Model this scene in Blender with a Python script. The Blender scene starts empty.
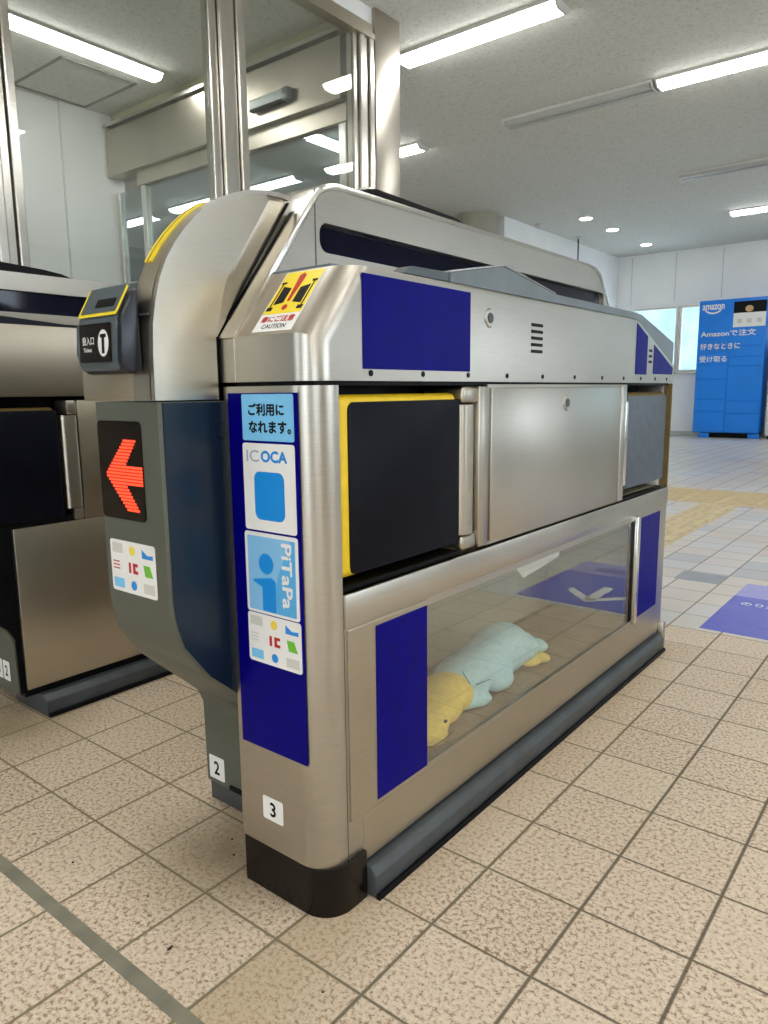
import bpy, bmesh, math, random
from mathutils import Vector, Matrix
random.seed(7)
C = bpy.context.scene.collection
S = bpy.context.scene
PI = math.pi

# ------------------------------------------------------------------ camera
yaw, pit, roll = -0.67118, -0.16439, -0.01047
FPX = 727.0
f = Vector((math.sin(yaw)*math.cos(pit), math.cos(yaw)*math.cos(pit), math.sin(pit)))
rt = Vector((math.cos(yaw), -math.sin(yaw), 0)); up = rt.cross(f)
c_, s_ = math.cos(roll), math.sin(roll)
R0 = c_*rt + s_*up; U0 = -s_*rt + c_*up
cd = bpy.data.cameras.new('camera'); cam = bpy.data.objects.new('camera', cd); C.objects.link(cam)
cam.matrix_world = Matrix(((R0.x, U0.x, -f.x, 0.68036547), (R0.y, U0.y, -f.y, -0.78425594), (R0.z, U0.z, -f.z, 0.96686334), (0, 0, 0, 1)))
cd.sensor_fit = 'VERTICAL'; cd.sensor_height = 32.0; cd.lens = 32.0*FPX/1024.0
cd.clip_start = 0.01; cd.clip_end = 200
S.camera = cam

# ------------------------------------------------------------------ world, exposure
w = bpy.data.worlds.new('World'); S.world = w; w.use_nodes = True
bg = w.node_tree.nodes['Background']; bg.inputs[0].default_value = (0.80, 0.90, 1.0, 1); bg.inputs[1].default_value = 2.5
S.view_settings.view_transform = 'Standard'; S.view_settings.look = 'None'
S.view_settings.gamma = 1.0; S.view_settings.use_curve_mapping = False
S.view_settings.exposure = 1.2
LAMP = 10.0          # emission of the ceiling tubes

# ------------------------------------------------------------------ materials
def mat(name, col, rough=0.5, metal=0.0, emit=None, es=1.0, spec=0.5, coat=0.0):
    m = bpy.data.materials.new(name); m.use_nodes = True
    b = m.node_tree.nodes['Principled BSDF']
    b.inputs['Base Color'].default_value = (*col, 1); b.inputs['Roughness'].default_value = rough
    b.inputs['Metallic'].default_value = metal; b.inputs['Specular IOR Level'].default_value = spec
    b.inputs['Coat Weight'].default_value = coat; b.inputs['Coat Roughness'].default_value = 0.08
    if emit: b.inputs['Emission Color'].default_value = (*emit, 1); b.inputs['Emission Strength'].default_value = es
    return m
def srgb(r, g, b):
    return tuple(((v/255)/12.92 if v/255 <= 0.04045 else ((v/255+0.055)/1.055)**2.4) for v in (r, g, b))
class NT:
    def __init__(s, m): s.t = m.node_tree; s.b = s.t.nodes['Principled BSDF']
    def n(s, typ, **kw):
        nd = s.t.nodes.new(typ)
        for k, v in kw.items(): setattr(nd, k, v)
        return nd
    def l(s, a, b): s.t.links.new(a, b)
    def math(s, op, a, b=None, c=None):
        nd = s.n('ShaderNodeMath', operation=op)
        for i, v in enumerate((a, b, c)):
            if v is None: continue
            if isinstance(v, (int, float)): nd.inputs[i].default_value = v
            else: s.l(v, nd.inputs[i])
        return nd.outputs[0]
    def ramp(s, fac, stops):
        r = s.n('ShaderNodeValToRGB'); e = r.color_ramp.elements
        while len(e) < len(stops): e.new(0.5)
        for el, (p, c) in zip(e, stops): el.position = p; el.color = (*c, 1)
        s.l(fac, r.inputs[0]); return r.outputs[0]
    def noise(s, scale, detail=2, vec=None, stretch=None, rough=0.5):
        nd = s.n('ShaderNodeTexNoise'); nd.inputs['Scale'].default_value = scale; nd.inputs['Detail'].default_value = detail
        nd.inputs['Roughness'].default_value = rough
        if vec is None:
            vec = s.n('ShaderNodeNewGeometry').outputs['Position']
        if stretch:
            mp = s.n('ShaderNodeMapping'); mp.inputs['Scale'].default_value = stretch; s.l(vec, mp.inputs[0]); vec = mp.outputs[0]
        s.l(vec, nd.inputs['Vector']); return nd.outputs['Fac']
    def mix(s, fac, a, b):
        nd = s.n('ShaderNodeMix', data_type='RGBA')
        for i, v in ((0, fac), (6, a), (7, b)):
            if isinstance(v, (int, float)): nd.inputs[i].default_value = v
            elif isinstance(v, tuple): nd.inputs[i].default_value = (*v, 1)
            else: s.l(v, nd.inputs[i])
        return nd.outputs[2]
    def bump(s, h, strength=0.2, dist=0.002):
        nd = s.n('ShaderNodeBump'); nd.inputs['Strength'].default_value = strength; nd.inputs['Distance'].default_value = dist
        s.l(h, nd.inputs['Height']); s.l(nd.outputs[0], s.b.inputs['Normal'])

def steel(name, col=(0.55, 0.52, 0.46), rough=0.33, stretch=(1, 1, 26)):
    m = mat(name, col, rough, 1.0); t = NT(m)
    g = t.noise(22, 3, stretch=stretch)
    sm = t.noise(3.2, 4)
    fine = t.noise(60, 2, stretch=(stretch[0]*2, stretch[1]*2, stretch[2]*2))
    v = t.math('ADD', t.math('MULTIPLY', g, 0.35), t.math('MULTIPLY', sm, 0.65))
    t.l(t.ramp(v, [(0.32, tuple(x*0.88 for x in col)), (0.5, col), (0.70, tuple(min(1, x*1.07) for x in col))]), t.b.inputs['Base Color'])
    t.l(t.math('ADD', t.math('MULTIPLY', sm, 0.16), t.math('ADD', t.math('MULTIPLY', fine, 0.10), rough-0.12)), t.b.inputs['Roughness'])
    t.b.inputs['Anisotropic'].default_value = 0.0
    t.bump(t.math('ADD', t.math('MULTIPLY', fine, 0.06), t.math('MULTIPLY', t.noise(1.1, 1), 6.0)), 0.22, 0.0012)
    return m
STEEL = steel('brushed_steel', (0.50, 0.47, 0.41))
STEELW = steel('worn_steel', (0.50, 0.46, 0.38), 0.32, (1, 1, 20))
STEELB = steel('bright_steel', (0.70, 0.68, 0.63), 0.22, (26, 26, 1))
def speck(name, col, rough, amt=0.25, sc=40, coat=0.0, spec=0.5):
    m = mat(name, col, rough, spec=spec, coat=coat); t = NT(m)
    n_ = t.noise(sc, 4)
    t.l(t.ramp(n_, [(0.35, tuple(x*(1-amt) for x in col)), (0.65, tuple(min(1, x*(1+amt)) for x in col))]), t.b.inputs['Base Color'])
    t.l(t.math('ADD', t.math('MULTIPLY', t.noise(sc*0.3, 3), 0.15), rough-0.07), t.b.inputs['Roughness'])
    return m
OLIVE = speck('olive_grey_paint', srgb(84, 88, 78), 0.42, 0.05, 6)
NAVYP = speck('dark_blue_plastic', srgb(20, 34, 50), 0.28, 0.12, 5, spec=0.35)
BLUE = speck('cobalt_sticker', srgb(3, 0, 112), 0.38, 0.10, 30, spec=0.08)
BLACK = speck('black_plastic', (0.004, 0.004, 0.005), 0.42, 0.3, 20, spec=0.12)
PADN = speck('navy_vinyl', srgb(6, 8, 20), 0.42, 0.3, 25, spec=0.14)
PADG = speck('slate_vinyl', srgb(78, 88, 98), 0.45, 0.1, 25)
YEL = speck('yellow_vinyl', srgb(236, 200, 28), 0.45, 0.06, 30)
YELD = speck('yellow_dull', srgb(104, 86, 42), 0.5, 0.1, 30)
SKIRT = speck('slate_plastic', srgb(62, 67, 70), 0.42, 0.15, 14)
GREYP = speck('reader_grey_plastic', srgb(74, 84, 90), 0.35, 0.08, 20)
LIPM = speck('lip_grey_plastic', srgb(106, 116, 122), 0.38, 0.08, 15)
GREYD = speck('reader_dark_plastic', srgb(24, 30, 42), 0.3, 0.1, 20)
BASEB = speck('black_skirting', srgb(14, 9, 7), 0.2, 0.4, 30, spec=0.3)
WHITE = speck('white_print', (0.82, 0.82, 0.80), 0.35, 0.02, 20)
INK = mat('black_ink', (0.005, 0.005, 0.006), 0.5, spec=0.15)
RED = mat('red_ink', srgb(186, 22, 14), 0.4)
SKYB = mat('light_blue_print', srgb(124, 196, 240), 0.35)
SKYL = mat('pale_blue_print', srgb(132, 190, 232), 0.35)
MIDB = mat('mid_blue_print', srgb(20, 140, 222), 0.35)
GREENP = mat('green_print', srgb(110, 190, 60), 0.35)
PALEG = mat('pale_grey_print', srgb(206, 206, 198), 0.35)
LYEL = mat('light_yellow_print', srgb(240, 214, 70), 0.35)
SGREY = mat('silver_grey_print', srgb(160, 176, 196), 0.35)
WARNY = mat('warning_yellow', srgb(236, 212, 40), 0.35)
LED = mat('red_led', srgb(120, 10, 5), 0.4, emit=(1.0, 0.045, 0.015), es=1.25)
SCREEN = mat('display_black', (0.012, 0.008, 0.006), 0.2, spec=0.25)
def glassm(name, tint=(0.9, 0.95, 0.93), refl=0.25, rough=0.02, ior=1.5):
    m = bpy.data.materials.new(name); m.use_nodes = True; nt = m.node_tree
    for n in list(nt.nodes):
        if n.type != 'OUTPUT_MATERIAL': nt.nodes.remove(n)
    out = [n for n in nt.nodes if n.type == 'OUTPUT_MATERIAL'][0]
    tr = nt.nodes.new('ShaderNodeBsdfTransparent'); tr.inputs[0].default_value = (*tint, 1)
    gl = nt.nodes.new('ShaderNodeBsdfGlossy'); gl.inputs['Roughness'].default_value = rough; gl.inputs[0].default_value = (1, 1, 1, 1)
    fr = nt.nodes.new('ShaderNodeFresnel'); fr.inputs[0].default_value = ior
    ge = nt.nodes.new('ShaderNodeNewGeometry'); io = nt.nodes.new('ShaderNodeMath'); io.operation = 'MULTIPLY_ADD'
    nt.links.new(ge.outputs['Backfacing'], io.inputs[0]); io.inputs[1].default_value = 1/ior-ior; io.inputs[2].default_value = ior
    nt.links.new(io.outputs[0], fr.inputs[0])      # a thin pane mirrors alike from both of its faces
    ad = nt.nodes.new('ShaderNodeMath'); ad.operation = 'ADD'; ad.inputs[1].default_value = refl; nt.links.new(fr.outputs[0], ad.inputs[0]); ad.use_clamp = True
    mx = nt.nodes.new('ShaderNodeMixShader'); nt.links.new(ad.outputs[0], mx.inputs[0]); nt.links.new(tr.outputs[0], mx.inputs[1]); nt.links.new(gl.outputs[0], mx.inputs[2])
    nt.links.new(mx.outputs[0], out.inputs[0]); return m
GLASS = glassm('case_glass', (0.97, 0.98, 0.97), 0.06)
PANE = glassm('partition_glass', (0.93, 0.95, 0.94), 0.03)
DOORG = glassm('door_glass', (0.66, 0.72, 0.74), 0.05)
WING = glassm('window_glass', (0.90, 0.96, 0.98), 0.02)
ACRYL = mat('dark_acrylic', (0.004, 0.005, 0.018), 0.06, spec=0.35)
PLASTER = speck('white_wall_panel', srgb(216, 217, 214), 0.5, 0.02, 2)
PLASTB = speck('white_wall_paint', srgb(238, 239, 238), 0.5, 0.02, 2)
BEAM = speck('olive_beam_paint', srgb(168, 164, 132), 0.5, 0.04, 4)
LAMPM = mat('lamp_diffuser', (0.9, 0.9, 0.9), 0.4, emit=(1.0, 0.99, 0.96), es=LAMP)
LAMPD = mat('downlight_diffuser', (0.9, 0.9, 0.9), 0.4, emit=(1.0, 0.97, 0.86), es=LAMP*0.8)
LAMPOFF = speck('unlit_diffuser', srgb(178, 178, 172), 0.35, 0.04, 8)
HOUS = speck('lamp_housing', srgb(205, 205, 200), 0.45, 0.04, 8)

def ceiling_mat():
    m = mat('rockwool_ceiling', srgb(206, 204, 196), 0.85); t = NT(m)
    a = t.noise(34, 5, rough=0.75); b = t.noise(110, 3, rough=0.7)
    v = t.math('ADD', t.math('MULTIPLY', a, 0.6), t.math('MULTIPLY', b, 0.4))
    t.l(t.ramp(v, [(0.36, srgb(158, 159, 148)), (0.45, srgb(206, 206, 197)), (0.60, srgb(218, 218, 212))]), t.b.inputs['Base Color'])
    t.bump(v, 0.9, 0.010); return m
def floor_mat():
    m = mat('stone_tile_floor', srgb(205, 190, 165), 0.45); t = NT(m)
    pos = t.n('ShaderNodeNewGeometry').outputs['Position']
    sp = t.n('ShaderNodeSeparateXYZ'); t.l(pos, sp.inputs[0])
    X, Y = sp.outputs[0], sp.outputs[1]
    TX, TY = 0.2, 0.20122
    def line(v, pitch, half):
        u = t.math('FRACT', t.math('ADD', t.math('DIVIDE', v, pitch), 0.5))
        d = t.math('MULTIPLY', t.math('ABSOLUTE', t.math('SUBTRACT', u, 0.5)), pitch)
        return t.math('SUBTRACT', 1.0, t.math('SMOOTH_MIN', t.math('MULTIPLY', t.math('MAXIMUM', t.math('SUBTRACT', d, half*0.6), 0.0), 1/(half*0.8)), 1.0, 0.05))
    gx = line(X, TX, 0.0032); gy = line(Y, TY, 0.0026)
    g = t.math('MINIMUM', t.math('MAXIMUM', gx, gy), 1.0)
    # tile ids
    ix = t.math('FLOOR', t.math('DIVIDE', X, TX)); iy = t.math('FLOOR', t.math('DIVIDE', Y, TY))
    cv = t.n('ShaderNodeCombineXYZ'); t.l(ix, cv.inputs[0]); t.l(iy, cv.inputs[1])
    wn = t.n('ShaderNodeTexWhiteNoise'); wn.noise_dimensions = '2D'; t.l(cv.outputs[0], wn.inputs['Vector'])
    spk = t.noise(112, 3, rough=0.6); sp2 = t.noise(260, 2, rough=0.6)
    v = t.math('ADD', t.math('MULTIPLY', spk, 0.68), t.math('MULTIPLY', sp2, 0.32))
    v = t.math('ADD', v, t.math('MULTIPLY', t.math('SUBTRACT', wn.outputs['Value'], 0.5), 0.035))
    near = t.ramp(v, [(0.36, srgb(124, 102, 82)), (0.435, srgb(178, 154, 130)), (0.49, srgb(212, 195, 172)), (0.64, srgb(226, 212, 191))])
    # other colour mix of stone past the gate line
    hue = t.ramp(wn.outputs['Value'], [(0.0, srgb(206, 209, 214)), (0.35, srgb(218, 212, 202)), (0.62, srgb(212, 202, 197)), (0.86, srgb(216, 217, 219)), (1.0, srgb(178, 184, 192))])
    far = t.mix(t.math('MULTIPLY', v, 0.45), hue, srgb(170, 165, 158))
    isfar = t.math('GREATER_THAN', Y, 2.213)
    tile = t.mix(isfar, near, far)
    # wide patches and grime spots near machine feet
    big = t.noise(1.6, 3)
    tile = t.mix(t.math('MULTIPLY', t.ramp(big, [(0.4, (0, 0, 0)), (0.75, (1, 1, 1))]), 0.22), tile, srgb(168, 146, 112))
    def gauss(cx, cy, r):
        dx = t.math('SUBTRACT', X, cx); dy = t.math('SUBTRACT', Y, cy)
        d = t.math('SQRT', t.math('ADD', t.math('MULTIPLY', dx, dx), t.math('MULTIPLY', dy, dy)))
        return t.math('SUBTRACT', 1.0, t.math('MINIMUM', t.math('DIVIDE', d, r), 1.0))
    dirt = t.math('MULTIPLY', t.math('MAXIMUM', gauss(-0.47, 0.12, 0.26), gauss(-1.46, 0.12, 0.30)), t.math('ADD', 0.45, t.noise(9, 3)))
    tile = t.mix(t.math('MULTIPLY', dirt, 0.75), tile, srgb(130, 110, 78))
    sx = t.math('SUBTRACT', 1.0, t.math('MINIMUM', t.math('DIVIDE', t.math('MAXIMUM', t.math('SUBTRACT', X, -0.12), 0.0), 0.13), 1.0))  # browner band fading out from the near gate's foot
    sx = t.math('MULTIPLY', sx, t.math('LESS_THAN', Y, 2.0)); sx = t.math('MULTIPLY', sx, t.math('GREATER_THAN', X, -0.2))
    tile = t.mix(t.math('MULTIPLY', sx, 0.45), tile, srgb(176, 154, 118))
    # grout: lighter and filled on the left, dark on the right
    gcol = t.ramp(t.math('ADD', t.math('MULTIPLY', X, 1.2), t.math('MULTIPLY', t.noise(5, 3), 0.5)), [(0.0, srgb(122, 112, 88)), (0.6, srgb(96, 86, 70))])
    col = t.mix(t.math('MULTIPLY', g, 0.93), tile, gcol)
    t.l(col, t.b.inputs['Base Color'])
    rr = t.math('ADD', t.math('MULTIPLY', isfar, -0.13), t.math('ADD', 0.42, t.math('MULTIPLY', v, 0.15)))
    t.l(t.math('MINIMUM', t.math('ADD', rr, t.math('MULTIPLY', g, 0.4)), 1.0), t.b.inputs['Roughness'])
    t.bump(t.math('SUBTRACT', t.math('MULTIPLY', v, t.math('ADD', 1.2, t.math('MULTIPLY', isfar, -0.9))), g), 0.5, 0.0022)
    return m

# ------------------------------------------------------------------ mesh helpers
def obj(name, bm, m, parent=None, smooth=30, at=None):
    """link bm (world coordinates) as ONE mesh object"""
    bmesh.ops.recalc_face_normals(bm, faces=bm.faces[:])
    me = bpy.data.meshes.new(name); 
    org = Vector(at) if at else Vector((0, 0, 0))
    if not parent and not at:
        xs = [v.co for v in bm.verts]
        org = Vector(((min(v.x for v in xs)+max(v.x for v in xs))/2, (min(v.y for v in xs)+max(v.y for v in xs))/2, min(v.z for v in xs)))
    if parent: org = parent_world(parent)
    bmesh.ops.translate(bm, verts=bm.verts[:], vec=-org)
    bm.to_mesh(me); bm.free()
    if smooth:
        me.polygons.foreach_set('use_smooth', [True]*len(me.polygons)); me.set_sharp_from_angle(angle=math.radians(smooth))
    me.materials.append(m)
    o = bpy.data.objects.new(name, me); C.objects.link(o)
    if parent: o.parent = parent
    else: o.location = org
    return o
def parent_world(p):
    v = Vector((0, 0, 0))
    while p: v += p.location; p = p.parent
    return v
def thing(name, label, cat, loc, group=None):
    o = bpy.data.objects.new(name, None); C.objects.link(o); o.location = loc; o.empty_display_size = 0.1
    o['label'] = label; o['category'] = cat
    if group: o['group'] = group
    return o
def tag(o, label, cat, group=None):
    o['label'] = label; o['category'] = cat
    if group: o['group'] = group
    return o
def struct(name, bm, m, **k):
    o = obj(name, bm, m, **k); o['kind'] = 'structure'; return o
def box(lo, hi, bev=0.0, seg=2, bm=None):
    bm = bm or bmesh.new()
    r = bmesh.ops.create_cube(bm, size=1.0)['verts']
    for v in r:
        v.co = Vector([(lo[i]+hi[i])/2 + v.co[i]*(hi[i]-lo[i]) for i in range(3)])
    if bev:
        es = list({e for v in r for e in v.link_edges})
        bmesh.ops.bevel(bm, geom=es, offset=bev, segments=seg, profile=0.5, affect='EDGES')
    return bm
AX = {'x': lambda a, b, t: (t, a, b), 'y': lambda a, b, t: (a, t, b), 'z': lambda a, b, t: (a, b, t)}
def prism(pts, axis, t0, t1, bev=0.0, seg=2, bm=None, edges=None, bev_r=None):
    """extrude a polygon (in the two other axes) along axis"""
    bm = bm or bmesh.new(); F = AX[axis]
    a = [bm.verts.new(F(p[0], p[1], t0)) for p in pts]; b = [bm.verts.new(F(p[0], p[1], t1)) for p in pts]
    n = len(pts); fs = [bm.faces.new(a), bm.faces.new(b[::-1])]
    for i in range(n): fs.append(bm.faces.new((a[i], b[i], b[(i+1) % n], a[(i+1) % n])))
    if bev:
        es = list({e for fc in fs for e in fc.edges})
        bmesh.ops.bevel(bm, geom=es, offset=bev, segments=seg, profile=0.5, affect='EDGES')
    return bm
def rrect(x0, y0, x1, y1, r, n=5):
    """rounded rectangle; r scalar or 4 radii (x0y0, x1y0, x1y1, x0y1)"""
    rs = r if isinstance(r, (tuple, list)) else (r,)*4; P = []
    for (cx, cy, a0, sx, sy), q in zip(((x0, y0, PI, 1, 1), (x1, y0, 1.5*PI, -1, 1), (x1, y1, 0, -1, -1), (x0, y1, .5*PI, 1, -1)), rs):
        if q <= 0: P.append((cx, cy)); continue
        for k in range(n+1):
            a = a0 + k/n*PI/2; P.append((cx+sx*q+q*math.cos(a), cy+sy*q+q*math.sin(a)))
    return P
def plate(outer, holes, axis, t0, t1, bm=None):
    bm = bm or bmesh.new(); F = AX[axis]; E = []
    for loop in [outer]+holes:
        vs = [bm.verts.new(F(p[0], p[1], t0)) for p in loop]
        E += [bm.edges.new((vs[i], vs[(i+1) % len(vs)])) for i in range(len(vs))]
    r = bmesh.ops.triangle_fill(bm, use_beauty=True, edges=E)
    fs = [g for g in r['geom'] if isinstance(g, bmesh.types.BMFace)]
    ex = bmesh.ops.extrude_face_region(bm, geom=fs)
    d = Vector(F(0, 0, t1-t0))
    for g in ex['geom']:
        if isinstance(g, bmesh.types.BMVert): g.co += d
    return bm
def cyl(p0, p1, r, n=20, r2=None, bm=None):
    bm = bm or bmesh.new(); p0, p1 = Vector(p0), Vector(p1); d = p1-p0
    q = d.to_track_quat('Z', 'Y').to_matrix().to_4x4()
    bmesh.ops.create_cone(bm, cap_ends=True, segments=n, radius1=r, radius2=r if r2 is None else r2, depth=d.length, matrix=Matrix.Translation((p0+p1)/2) @ q)
    return bm
def tube(pts, r, n=8, bm=None):
    for a, b in zip(pts[:-1], pts[1:]): bm = cyl(a, b, r, n, bm=bm)
    return bm
def blob(cx, cy, cz, rx, ry, rz, bm=None, sub=3):
    bm = bm or bmesh.new()
    bmesh.ops.create_icosphere(bm, subdivisions=sub, radius=1.0, matrix=Matrix.Translation((cx, cy, cz)) @ Matrix.Diagonal((rx, ry, rz, 1)))
    return bm
def frame(o, xd, yd):
    xd = Vector(xd).normalized(); yd = Vector(yd); yd = (yd-xd*yd.dot(xd)).normalized(); zd = xd.cross(yd)
    return Matrix(((xd.x, yd.x, zd.x, o[0]), (xd.y, yd.y, zd.y, o[1]), (xd.z, yd.z, zd.z, o[2]), (0, 0, 0, 1)))
def FR(x, y, z): return frame((x, y, z), (1, 0, 0), (0, 0, 1))      # faces -Y
def SD(x, y, z): return frame((x, y, z), (0, 1, 0), (0, 0, 1))      # faces +X
def UPW(x, y, z): return frame((x, y, z), (1, 0, 0), (0, 1, 0))      # faces up
def card(name, M, x0, y0, x1, y1, th, m, parent, r=0.0, off=0.0):
    """thin sheet lying on the plane of M"""
    bm = prism(rrect(x0, y0, x1, y1, r) if r else [(x0, y0), (x1, y0), (x1, y1), (x0, y1)], 'z', off, off+th)
    bmesh.ops.transform(bm, matrix=M, verts=bm.verts[:]); return obj(name, bm, m, parent, smooth=0)
def shape(name, M, polys, m, parent, off=0.0, th=0.0003):
    bm = bmesh.new()
    for p in polys: prism(p, 'z', off, off+th, bm=bm)
    bmesh.ops.transform(bm, matrix=M, verts=bm.verts[:]); return obj(name, bm, m, parent, smooth=0)
def disc(cx, cy, r, n=20, ry=None): return [(cx+r*math.cos(2*PI*k/n), cy+(ry or r)*math.sin(2*PI*k/n)) for k in range(n)]
def text(name, s, M, cx, cy, wd, ht, m, parent, bold=0.0, off=0.0006, rot=0.0, space=1.0):
    cu = bpy.data.curves.new('t', 'FONT'); cu.body = s; cu.size = 1.0; cu.space_line = 1.1; cu.space_character = space
    cu.align_x = 'LEFT'; cu.fill_mode = 'FRONT'; cu.resolution_u = 3
    o = bpy.data.objects.new('t', cu); C.objects.link(o)
    dg = bpy.context.evaluated_depsgraph_get(); dg.update()
    me = bpy.data.meshes.new_from_object(o.evaluated_get(dg))
    bpy.data.objects.remove(o); bpy.data.curves.remove(cu)
    bm = bmesh.new(); bm.from_mesh(me); bpy.data.meshes.remove(me)
    if not bm.verts: bm.free(); return None
    if bold:
        geo = bm.verts[:]+bm.edges[:]+bm.faces[:]
        for i, (dx, dy) in enumerate(((bold, 0), (0, bold), (-bold, 0), (0, -bold))):
            r = bmesh.ops.duplicate(bm, geom=geo)
            bmesh.ops.translate(bm, verts=[g for g in r['geom'] if isinstance(g, bmesh.types.BMVert)], vec=(dx*0.9, dy*0.9, 0.0))
            for g in r['geom']:
                if isinstance(g, bmesh.types.BMVert): g.co.z += 0.00003*(i+1)
    xs = [v.co.x for v in bm.verts]; ys = [v.co.y for v in bm.verts]
    mx, my = (min(xs)+max(xs))/2, (min(ys)+max(ys))/2
    sx, sy = wd/max(1e-6, max(xs)-min(xs)), ht/max(1e-6, max(ys)-min(ys))
    T = M @ Matrix.Translation((cx, cy, off)) @ Matrix.Rotation(rot, 4, 'Z') @ Matrix.Diagonal((sx, sy, 1, 1)) @ Matrix.Translation((-mx, -my, 0))
    bmesh.ops.transform(bm, matrix=T, verts=bm.verts[:])
    # text faces must keep their winding: do not recalc
    me2 = bpy.data.meshes.new(name); org = parent_world(parent)
    bmesh.ops.translate(bm, verts=bm.verts[:], vec=-org); bm.to_mesh(me2); bm.free(); me2.materials.append(m)
    q = bpy.data.objects.new(name, me2); C.objects.link(q); q.parent = parent; return q

# ================================================================== SETTING
H = 3.72
struct('floor', box((-12, -9, -0.08), (9, 15.4, 0)), floor_mat(), smooth=0)
def bigceil():
    return box((-12, -9, H), (9, 15.4, H+0.1))
struct('ceiling', bigceil(), ceiling_mat(), smooth=0)
# far wall with window band
wy = 15.0
struct('wall_back', plate([(-12, 0), (9, 0), (9, H), (-12, H)], [[(-5.25, 1.3), (-4.10, 1.3), (-4.10, 2.62), (-5.25, 2.62)], [(-4.07, 1.3), (-2.6, 1.3), (-2.6, 2.62), (-4.07, 2.62)], [(-0.6, 1.3), (4.6, 1.3), (4.6, 2.62), (-0.6, 2.62)]], 'y', wy, wy+0.2), PLASTB, smooth=0)
def window(n, x0, x1, z0=1.3, z1=2.62):
    fr = struct('window_%d' % n, plate([(x0, z0), (x1, z0), (x1, z1), (x0, z1)], [[(x0+.04, z0+.04), (x1-.04, z0+.04), (x1-.04, z1-.04), (x0+.04, z1-.04)]], 'y', wy-0.03, wy+0.04), STEELB, smooth=0)
    obj('window_pane', box((x0+.04, wy+0.01, z0+.04), (x1-.04, wy+0.02, z1-.04)), WING, fr, smooth=0)
    obj('window_sill', box((x0-.03, wy-0.08, z0-0.04), (x1+.03, wy-0.002, z0-0.005), 0.006), STEELB, fr)
window(1, -5.25, -4.10); window(2, -4.07, -2.6); window(3, -0.6, 4.6)
bm = bmesh.new()
for x in (-5.1, -4.2, -3.3, -2.4, -1.5): box((x-0.004, wy-0.006, 2.72), (x+0.004, wy-0.001, H-0.04), bm=bm)
struct('trim_1', bm, mat('panel_joint', srgb(176, 180, 186), 0.6), smooth=0)
struct('baseboard_back', box((-5.38, wy-0.02, 0.0), (9, wy-0.001, 0.09)), speck('grey_baseboard', srgb(188, 188, 180), 0.5, 0.03, 5), smooth=0)
struct('wall_left', box((-5.6, 10.06, 0), (-5.4, wy-0.001, H)), PLASTB, smooth=0)
struct('trim_2', cyl((-5.66, 9.72, 0), (-5.66, 9.72, H), 0.29, 40), speck('column_paint', srgb(160, 157, 142), 0.5, 0.03, 3))
# added right-hand wall with windows, out of view, for light and reflections
struct('added_wall_right', plate([(-9, 0), (15, 0), (15, H), (-9, H)], [[(a, 0.9), (a+3.4, 0.9), (a+3.4, 2.9), (a, 2.9)] for a in (-6.5, 1.2, 8.5)], 'x', 7.0, 7.2), speck('right_wall_paint', srgb(138, 133, 120), 0.6, 0.05, 2), smooth=0)

TANW = speck('tan_wall', srgb(152, 144, 128), 0.6, 0.05, 2)
struct('added_wall_front', plate([(-12, 0), (7, 0), (7, H), (-12, H)], [[(1.2, 0.02), (4.2, 0.02), (4.2, 2.9), (1.2, 2.9)], [(-4.6, 0.9), (-2.2, 0.9), (-2.2, 2.7), (-4.6, 2.7)]], 'y', -9.2, -9.0), TANW, smooth=0)  # added unseen wall behind the camera, its openings shape the steel reflections
struct('wall_far', box((-12.2, -9, 0), (-12.001, 15.2, H)), speck('grey_wall', srgb(150, 152, 148), 0.6, 0.05, 2), smooth=0)  # added end wall blocking the bright sky behind the door glass
struct('added_window_backdrop', box((-14, 24, 0), (8, 26, 9)), speck('backdrop_grey', srgb(122, 138, 140), 0.7, 0.22, 1.2), smooth=0)  # added backdrop toning down the bright sky in the far windows

# ------------------------------------------------------------------ glass partition to the left (plane x = -3)
PX = -3.0
def post(y0, y1, z1=3.5):
    t = thing('partition_post', 'x', 'post', (PX, (y0+y1)/2, 0))
    wd = y1-y0; k = 4
    for i in range(k):
        a = y0+wd*i/k; b = y0+wd*(i+1)/k-0.006; dx = (0.02, 0.045, 0.03, 0.05)[i % 4]
        obj('profile', box((PX-0.05, a, 0), (PX+dx, b, z1), 0.004, 1), STEELB, t)
    return t
p = post(0.86, 1.05); p['label'] = 'steel partition post at the far left edge of the picture'
p = post(2.23, 2.49); p['label'] = 'steel partition post rising behind the curved hood of the near gate'
p = post(3.53, 3.735); p['label'] = 'narrow steel partition post joined to the wide steel end pillar'
struct('trim_3', box((-3.16, 3.74, 0), (-2.95, 4.04, H-0.001), 0.006), STEEL)
bm = box((PX-0.04, -3, 3.5), (PX+0.05, 3.74, 3.535)); box((PX-0.04, -3, 3.545), (PX+0.035, 3.74, 3.60), bm=bm)
struct('trim_4', bm, STEELW, smooth=0)
struct('wall_bulkhead', box((PX-0.03, -3, 3.60), (PX+0.02, 3.99, H-0.001)), PLASTB, smooth=0)
for k, (a, b) in enumerate(((-3, 0.86), (1.05, 2.23), (2.49, 3.53))):
    struct('window_%d' % (4+k), box((PX-0.006, a, 0.06), (PX+0.006, b, 3.5)), PANE, smooth=0)

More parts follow.
